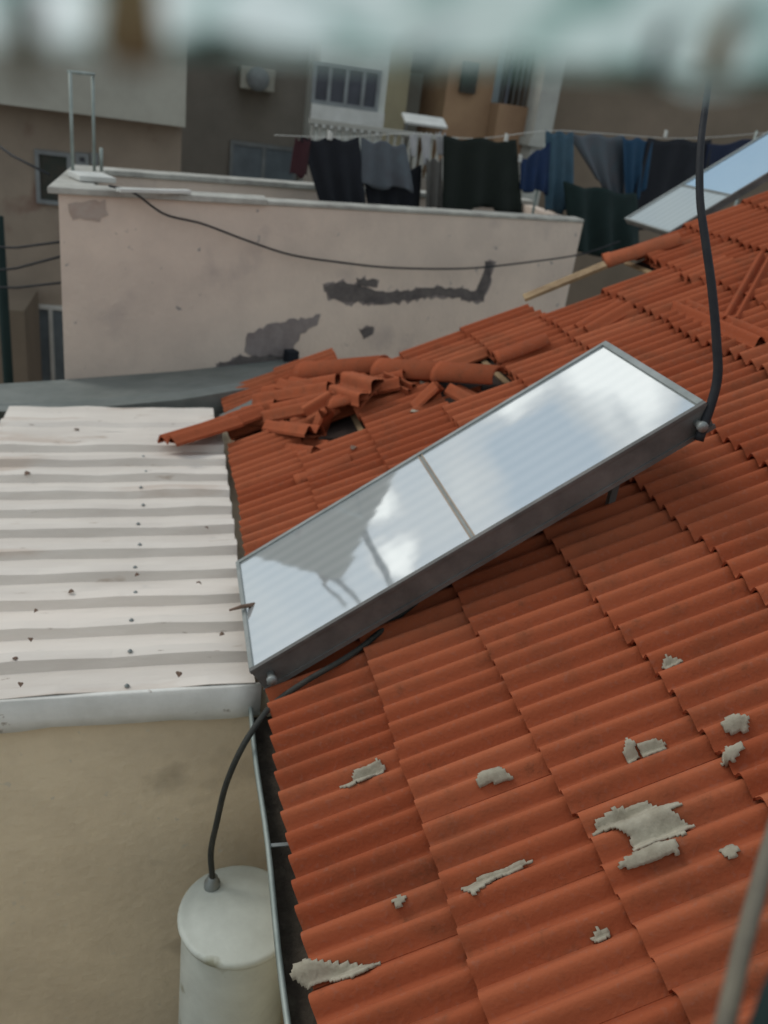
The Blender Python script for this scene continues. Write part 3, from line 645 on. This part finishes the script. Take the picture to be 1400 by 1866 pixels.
# plank
a, b = roof(955, 543, .06), roof(1104, 482, .10); X, Y, Nn = frame3(a, b); q = MB(); q.box((a + b) / 2, (b - a).length, .10, .02, X, Y, Nn)
tag(q.build('plank', 'wood', bevel=.002), 'weathered plank sticking out from under the far roof edge', 'plank')
q = MB(); P_ = [roof(400, 760, .05), roof(475, 722, .06), roof(496, 740, .06), roof(430, 780, .05)]; q.prism(P_, RN, .012)
tag(q.build('sheet_piece', 'lead'), 'bent grey metal scrap between the white sheets and the tile heap', 'scrap')

# ------------------------------------------------------------------ grey fibre-cement shards on the tiles
def shard(pts, label, h=.056, th=.007, wav=0.008, drape=.85, name='cement_shard'):
    G = [roof(x, y, .05) - RN * .05 for x, y in pts]; G = [((p.x - EX) / RS.x, p.y) for p in G]       # (up-slope, along) outline
    rj = random.Random(len(pts) * 31 + int(pts[0][0]))
    fine = []
    for i, (a0, b0) in enumerate(G):
        a1, b1 = G[(i + 1) % len(G)]; n_ = max(1, int(math.hypot(a1 - a0, b1 - b0) / .02))
        for k in range(n_): fine.append((a0 + (a1 - a0) * k / n_ + rj.uniform(-.003, .003), b0 + (b1 - b0) * k / n_ + rj.uniform(-.003, .003)))
    def inside(a, b):
        c = False
        for i in range(len(fine)):
            (x0, y0), (x1, y1) = fine[i], fine[i - 1]
            if (y0 > b) != (y1 > b) and a < (x1 - x0) * (b - y0) / (y1 - y0) + x0: c = not c
        return c
    st = .0055; a0 = min(p[0] for p in fine); b0 = min(p[1] for p in fine); na = int((max(p[0] for p in fine) - a0) / st) + 2; nb = int((max(p[1] for p in fine) - b0) / st) + 2
    idx = {}; vs = []; fs = []
    def hgt(a, b):
        x = EX + a * RS.x; k = max(q_ for q_ in range(len(xs)) if q_ == 0 or xs[q_] <= x + 1e-6); ln = (xs[min(k + 1, len(xs) - 1)] - xs[min(k, len(xs) - 2)]) / RS.x
        lift = .026 * max(0, 1 - (x - xs[k]) / RS.x / ln) if x >= xs[0] else .02
        return lift + .010 + drape * prof((b - NY0) % TW) + (1 - drape) * .040 * .75 + wav * math.sin(a * 60 + b * 45) * .3
    def vid(i_, j_):
        if (i_, j_) not in idx:
            a, b = a0 + i_ * st, b0 + j_ * st; idx[(i_, j_)] = len(vs)
            vs.append(Vector((EX, 0, -H)) + RS * (a + rj.uniform(-.0015, .0015)) + Vector((0, b + rj.uniform(-.0015, .0015), 0)) + RN * (hgt(a, b) + rj.uniform(-.0003, .0003)))
        return idx[(i_, j_)]
    for i_ in range(na):
        for j_ in range(nb):
            if inside(a0 + (i_ + .5) * st, b0 + (j_ + .5) * st): fs.append((vid(i_, j_), vid(i_, j_ + 1), vid(i_ + 1, j_ + 1), vid(i_ + 1, j_)))
    if not fs: return None
    org = vs[0].copy(); me = bpy.data.meshes.new(name); me.from_pydata([v - org for v in vs], [], fs); me.update(); me.materials.append(M['asbestos'])
    me.polygons.foreach_set('use_smooth', [True] * len(me.polygons))
    o = bpy.data.objects.new(name, me); C.objects.link(o); o.location = org
    so = o.modifiers.new('solid', 'SOLIDIFY'); so.thickness = th; so.offset = 0
    return tag(o, label, 'shard', 'grey shards scattered on the tiles')
shard([(1085, 1500), (1120, 1478), (1170, 1460), (1215, 1465), (1250, 1470), (1222, 1482), (1262, 1500), (1240, 1512), (1248, 1525), (1205, 1530), (1190, 1545), (1155, 1550), (1150, 1528), (1115, 1520), (1084, 1532)], 'largest grey shard, ribbed and ragged, on the lower right tiles', wav=.010, h=.066)
shard([(1128, 1592), (1150, 1568), (1190, 1548), (1232, 1536), (1238, 1552), (1200, 1566), (1160, 1582)], 'long grey shard just below the largest one', h=.058)
shard([(836, 1614), (880, 1592), (925, 1572), (975, 1556), (935, 1580), (900, 1610), (868, 1640)], 'wedge shaped grey shard with a thin pointed tail')
shard([(622, 1440), (645, 1402), (690, 1382), (698, 1388), (676, 1420), (640, 1438)], 'slanting pale shard near the left tile edge')
shard([(870, 1432), (876, 1412), (905, 1398), (934, 1410), (900, 1424)], 'small grey shard alone in the middle of the lower tiles')
shard([(1136, 1368), (1144, 1352), (1158, 1354), (1162, 1372), (1146, 1386)], 'roundish grey shard left in the touching pair')
shard([(1162, 1356), (1195, 1342), (1212, 1344), (1210, 1360), (1170, 1372)], 'oblong grey shard right in the touching pair')
shard([(1206, 1210), (1216, 1200), (1244, 1198), (1234, 1212), (1214, 1216)], 'tiny bright shard highest up the tiles')
shard([(1318, 1330), (1330, 1315), (1366, 1312), (1362, 1330), (1325, 1336)], 'dull grey shard near the right picture edge, upper one')
shard([(1312, 1390), (1325, 1372), (1352, 1364), (1356, 1374), (1340, 1390)], 'pale shard just under the dull grey one at right')
shard([(1312, 1545), (1325, 1534), (1342, 1545), (1350, 1556), (1330, 1566), (1316, 1560)], 'small rounded grey shard right of the largest one')
shard([(1074, 1700), (1084, 1684), (1106, 1678), (1108, 1694), (1090, 1706)], 'small square shard below the largest one')
shard([(716, 1648), (728, 1636), (742, 1634), (738, 1644), (724, 1652)], 'faint tiny shard low on the left tiles')
shard([(536, 1790), (545, 1764), (600, 1757), (690, 1752), (672, 1772), (645, 1786), (600, 1784), (560, 1794)], 'long ragged grey shard overhanging the gutter', h=.055)

# ------------------------------------------------------------------ dry leaves and a stick on the sheets
def leaf(px, py, s_, label, z=None, group='dry leaves on the white sheets'):
    p = at_z(px, py, -1.88 if z is None else z); p.z = sz(p.x) + .038 if z is None else z
    a = random.uniform(0, 3.1); X = Vector((math.cos(a), math.sin(a), .1)); Y = Vector((-math.sin(a), math.cos(a), .25)); vs = []
    for k in range(9):
        t = k / 8; w = math.sin(math.pi * t) ** .8 * s_ * .4 + .0008
        c = p + X * (s_ * (t - .5)) + Vector((0, 0, .006 * math.sin(t * 3)))
        vs += [c - Y * w + Vector((0, 0, .004)), c, c + Y * w + Vector((0, 0, .004))]
    q = MB(); q.add(vs, [(k * 3 + i, k * 3 + i + 1, (k + 1) * 3 + i + 1, (k + 1) * 3 + i) for k in range(8) for i in range(2)], smooth=True)
    o = q.build('dry_leaf', 'leaf', org=p); so = o.modifiers.new('solid', 'SOLIDIFY'); so.thickness = .001
    return tag(o, label, 'leaf', group)
for x, y, s_, lb in ((362, 1074, .035, 'dark leaf right of centre on the white sheets'), (404, 1170, .03, 'leaf near the collector corner on the lowest ribs'), (326, 1240, .04, 'slanting leaf on the front rib nearest the flashing'),
                     (28, 1203, .035, 'leaf at the far left on the front rib'), (56, 1168, .03, 'small leaf just above the far left one'), (38, 1250, .03, 'leaf below the far left one'), (130, 1083, .035, 'leaf left of centre on the white sheets'),
                     (250, 1056, .03, 'leaf in the middle of the white sheets'), (50, 862, .05, 'leaf smudge at the upper left of the sheets'), (140, 784, .05, 'leaf on the topmost white sheet'), (376, 973, .03, 'leaf close to the tiles on the sheets'), (66, 1116, .025, 'tiny leaf low at left of the sheets')):
    leaf(x, y, s_ * .62, lb)
a = at_z(418, 1112, -1.755); b = at_z(464, 1102, -1.75); q = MB(); q.tube([a, a.lerp(b, .5) + Vector((0, 0, .004)), b], [.004, .008, .010], 8); tag(q.build('stick', 'leaf'), 'short brown stick poking over the left edge of the collector', 'stick')

# ------------------------------------------------------------------ far buildings
def fr(x0, y0, x1, y1, Y):
    xm, ym = (x0 + x1) / 2, (y0 + y1) / 2
    l = at_y(x0, ym, Y).x; r = at_y(x1, ym, Y).x; t = at_y(xm, y0, Y).z; b = at_y(xm, y1, Y).z
    return l, r, b, t
def window(parent, px, Y, m_, frm='frame', bars=0, depth=.06):
    l, r, b, t = fr(*px, Y); w = .05
    q = MB(); q.bb(l, Y - depth, b, l + w, Y - .003, t); q.bb(r - w, Y - depth, b, r, Y - .003, t); q.bb(l + w, Y - depth, t - w, r - w, Y - .003, t); q.bb(l + w, Y - depth, b, r - w, Y - .003, b + w)
    for k in range(bars):
        x = l + (r - l) * (k + 1) / (bars + 1); q.bb(x - .025, Y - depth, b + w, x + .025, Y - .003, t - w)
    f = q.build('window', frm, parent)
    q = MB(); q.bb(l + w, Y - .03, b + w, r - w, Y - .006, t - w); q.build('pane', m_, f); return f
# grey-beige house far left with projecting upper storey
def house_box(name, label, x0, x1, Y, z1, m_, depth=6, cat='building'):
    t = thing(name, ((x0 + x1) / 2, Y, -7), label, cat); q = MB(); q.bb(x0, Y, -7, x1, Y + depth, z1); q.build('wall', m_, t); return t
l, r, b, t = fr(-120, 0, 335, 205, 12)
ha = house_box('apartment_building', 'grey beige building with projecting upper storey and small dark window, at the left', l - 1.2, r, 12.4, 2.2, 'farA2')
q = MB(); q.bb(l - 1.3, 11.9, fr(-120, 0, 340, 203, 11.9)[2], fr(0, 0, 341, 205, 11.9)[1], 12.395, 2.3); q.build('upper_storey', 'farA', ha)
window(ha, (66, 275, 131, 372), 12.4, 'wgreen'); window(ha, (138, 278, 163, 302), 12.4, 'wdark'); window(ha, (166, 278, 180, 300), 12.4, 'wdark')
window(ha, (50, 556, 140, 700), 12.4, 'wblue', 'white', 1)
l, r, b, t = fr(335, 0, 585, 320, 14)
hb = house_box('apartment_building', 'taupe building with an air conditioner and bluish window, second from the left', r - 4.2, r, 14.2, 2.6, 'farB')
window(hb, (418, 262, 540, 345), 14.2, 'wblue', 'frame', 1)
ac = fr(438, 122, 502, 165, 13.7); q = MB(); q.bb(ac[0], 13.7, ac[2], ac[1], 14.19, ac[3]); aco = q.build('air_conditioner', 'farA', hb, bevel=.02)
q = MB(); c_ = Vector(((ac[0] + ac[1]) / 2, 13.69, (ac[2] + ac[3]) / 2)); q.lathe(Vector((0, 0, 0)), [(0, 0), (.16, 0), (.16, .02), (0, .02)], 20); q.v = [Vector((v.x, -v.z, v.y)) + c_ for v in q.v]; q.build('fan', 'frame', aco)
for xx in (350, 560):
    pass
hc = None
l, r, b, t = fr(580, 0, 705, 320, 13)
hc = house_box('apartment_building', 'off-white narrow building with a dark three-part window above the black shirt', l, r, 13.0, 2.4, 'farW')
window(hc, (568, 118, 692, 196), 13.0, 'wdark', 'frame', 3)
l, r, b, t = fr(566, 197, 700, 238, 12.9); q = MB(); q.bb(l, 12.9, b, r, 12.996, t); q.build('spandrel', 'white', hc)
hd = thing('apartment_building', at_y(760, 200, 15.0) * 1.0, 'pale yellow building with a beige recess, behind the white awning', 'building'); hd.location.z = -7
l, r, b, t = fr(700, 0, 745, 320, 15); q = MB(); q.bb(l, 15, -7, r, 20, 2.6); q.build('wall', 'farY', hd)
l2, r2, b, t = fr(742, 136, 832, 320, 15.5); q = MB(); q.bb(r + .002, 15.5, -7, r2, 20, t); q.build('recess_wall', 'farA', hd)
l, r2b, b, t = fr(742, 0, 832, 120, 16.5); q = MB(); q.bb(l, 16.5, -1, r2b, 20, 2.7); q.build('upper_wall', 'bluewall', hd)
# white awning and balustrade
l, r, b, t = fr(735, 214, 812, 226, 12.2); q = MB(); q.box(Vector(((l + r) / 2, 12.2, (b + t) / 2)), r - l, .30, .03, Vector((1, 0, 0)), Vector((0, .94, .34)), Vector((0, -.34, .94)))
aw = thing('small_awning', ((l + r) / 2, 12.2, b), 'small white tilted awning above the hanging white strips', 'awning'); q.build('cover', 'white', aw)
for x in (l + .05, r - .05): q = MB(); q.tube([(x, 12.1, b), (x, 12.3, b - .2)], .012); q.build('bracket', 'frame', aw)
l, r, b, t = fr(560, 236, 832, 292, 10.5); ba = thing('balustrade', ((l + r) / 2, 10.5, b), 'row of white balusters behind the laundry', 'balustrade')
q = MB(); q.bb(l, 10.45, t - .03, r, 10.55, t + .02); q.build('handrail', 'farP', ba)
nb_ = 20
for k in range(nb_):
    x = l + .04 + (r - l - .08) * k / (nb_ - 1); q = MB(); q.lathe(Vector((x, 10.5, t - .47)), [(0, 0), (.03, 0), (.03, .04), (.018, .08), (.034, .17), (.018, .3), (.02, .4), (.028, .44), (0, .44)], 10); q.build('baluster', 'farP', ba)
q = MB(); q.bb(l, 10.4, -7, r, 10.6, t - .47); q.build('base_wall', 'farB', ba)
# ochre building with railing
l, r, b, t = fr(806, 118, 890, 320, 14); l3 = l
he = thing('apartment_building', (l, 14, -7), 'ochre stuccoed building with an open railing balcony, in the middle distance', 'building')
q = MB(); q.bb(l, 14, -7, r, 19, 1.4); q.build('wall', 'farO', he)
l, r4, b, t = fr(890, 192, 990, 320, 13.6); q = MB(); q.bb(r + .002, 13.6, -7, r4, 14.6, t); q.build('balcony_wall', 'farO', he)
q = MB(); q.bb(r + .002, 16, -2, r4, 19, 2.6); q.build('back_wall', 'bluewall', he)
rl = MB()
top = t + .85
for k in range(9): x = r + .05 + (r4 - r - .08) * k / 8; rl.tube([(x, 13.7, t), (x, 13.7, top)], .012, 6)
rl.tube([(r, 13.7, top), (r4, 13.7, top)], .02, 6); rl.build('railing', 'frame', he)
for xx in (928, 981): l_, r_, b_, t_ = fr(xx - 3, 105, xx + 3, 190, 13.65); q = MB(); q.bb(l_, 13.65, b_, r_, 13.7, t_); q.build('post', 'wdark', he)
l_, r_, b_, t_ = fr(840, 110, 868, 170, 13.98); q = MB(); q.bb(l_, 13.9, b_, r_, 13.996, t_); q.build('opening', 'wgreen', he)
# grey pillar and brown building
l, r, b, t = fr(988, 0, 1022, 320, 13.2); hg = thing('grey_pillar', (l, 13.2, -7), 'slim grey plastered pillar between the ochre and brown buildings', 'pillar')
q = MB(); q.bb(l, 13.2, -7, r, 13.7, 2.4); q.build('shaft', 'farP', hg); q = MB(); q.bb(l - .06, 13.14, t - 1.9, r + .06, 13.76, t - 1.78); q.build('band', 'farP', hg)
l, r, b, t = fr(1018, 0, 1500, 300, 14.5)
hf = house_box('apartment_building', 'plain brown building filling the right background behind the clothesline', l, r + 3, 14.5, 3.0, 'farBr', 5)
q = MB(); q.bb(l - .05, 14.3, 3.0, r + 3.1, 19.5, 3.15); q.build('roof_slab', 'concrete', hf)
# outside the frame at left, but mirrored in the collector
hh = house_box('apartment_building', 'tall grey block left of the picture, seen only mirrored in the collector', -14, -6.4, 13, 1.6, 'farW', 3)
q = MB()
def dd(az, el, y=13): v = dirv(az, el); b = Vector((.78, 2.75, -1.42)); return b + v * ((y - b.y) / v.y)
P_ = [dd(-24.8, 6), dd(-21, 6), dd(-21.0, 19.2), dd(-22.3, 20.3), dd(-28.3, 18.8), dd(-25.4, 15)]
q.prism(P_, Vector((0, 1, 0)), 2.0); q.build('stair_tower', 'farBr', hh)
q = MB(); q.tube([dd(-21.2, 19, 13.2), dd(-27.3, 24.7, 13.2)], .07, 8); q.tube([dd(-27.0, 18.4, 13.2), dd(-29.0, 21.9, 13.2)], .05, 8); q.tube([dd(-28.2, 18.5, 13.2), dd(-29.4, 20.4, 13.2)], .035, 8); q.build('antenna_mast', 'frame', hh)
# wires and a pole in the gap at the far left
pl = at_y(12, 640, 9.0); q = MB(); q.tube([Vector((pl.x, 9, -7)), Vector((pl.x, 9, at_y(12, 395, 9).z))], .05, 10); tag(q.build('utility_pole', 'cloth_green'), 'dark green pole in the gap at the far left', 'pole')
for (x0, y0, x1, y1, lb) in ((-60, 500, 130, 462, 'lowest but one of the wires in the left gap, rising to the cream wall'), (-60, 450, 130, 438, 'topmost wire in the left gap'), (-60, 522, 130, 513, 'lowest wire in the left gap'), (-40, 238, 90, 318, 'thin wire slanting down across the far left building')):
    a, b = at_y(x0, y0, 8.5), at_y(x1, y1, 7.5); q = MB(); q.tube([a, (a + b) / 2 + Vector((0, 0, -.03)), b], .010, 6); tag(q.build('wire', 'cable'), lb, 'wire', 'wires at the left')
l, r, b, t = fr(-150, 560, 48, 720, 11); q = MB(); q.bb(l, 11, -7, r, 12.2, t); tag(q.build('low_wall', 'farBr'), 'dark low wall at the foot of the left gap', 'wall')

# ------------------------------------------------------------------ viewer's own building: wall behind the camera, plastic awning above it
own = thing('apartment_building', (1, -.5, -7), "facade of the viewer's own building, behind the camera", 'building')
q = MB(); q.bb(-3, -.75, -7, 6, -.45, .34); q.build('wall', 'sheet_edge', own)
aw = thing('plastic_awning', (0, .15, .02), 'crumpled milky plastic awning edge blurred across the top of the picture', 'awning')
q = MB(); vs = []; nu, nv = 150, 36
def ez(x): return .0055 + .085 * x
for j in range(nv + 1):
    v = j / nv
    for i in range(nu + 1):
        x = -.6 + 1.3 * i / nu; y = .19 - .62 * v ** 1.4; z = ez(x) + .30 * v ** 1.1
        k_ = min(1, v * 9 + .55)
        z += k_ * (.0035 * math.sin(x * 95 + 2 * math.sin(v * 30)) + .0025 * math.sin(x * 210 + v * 60) + .002 * math.sin(x * 37 + v * 90))
        y += .003 * math.sin(x * 70 + 1)
        vs.append(Vector((x, y, z)))
n = nu + 1
q.add(vs, [(j * n + i, j * n + i + 1, (j + 1) * n + i + 1, (j + 1) * n + i) for j in range(nv) for i in range(nu)], smooth=True)
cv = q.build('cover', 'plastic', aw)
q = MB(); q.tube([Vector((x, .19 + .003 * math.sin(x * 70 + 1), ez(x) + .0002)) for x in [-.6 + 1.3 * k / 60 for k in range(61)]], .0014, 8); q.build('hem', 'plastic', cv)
for (px_, py_, rr, mt_) in ((45, 96, .0030, 'rodm'), (238, 60, .0062, 'wood'), (762, 60, .0012, 'cloth_green'), (1312, 90, .0032, 'wood'), (1195, 120, .002, 'cloth_green')):
    p = at_y(px_, py_, .185); q = MB(); q.tube([p + Vector((0, 0, .012)), p + Vector((0, .001, -.001)), p + Vector((0, 0, -.0045))], [rr * .7, rr, rr * .8], 8); q.build('tie', mt_, aw)
# rods close to the lens at the lower right
def near(px, py, d): return ray(px, py) * (d / 1555)
q = MB(); q.tube([near(1470, 1330, .80), near(1398, 1560, .70), near(1355, 1720, .62), near(1310, 1920, .54), near(1270, 2150, .48)], .0068, 12)
tag(q.build('metal_rod', 'rodm'), 'blurred brownish grey rod close to the lens at the lower right', 'rod')
q = MB(); q.tube([near(1500, 1640, .6), near(1415, 1820, .55), near(1370, 1960, .5)], .010, 12)
tag(q.build('green_hose', 'cloth_green'), 'dark green blurred hose in the lower right corner', 'hose')
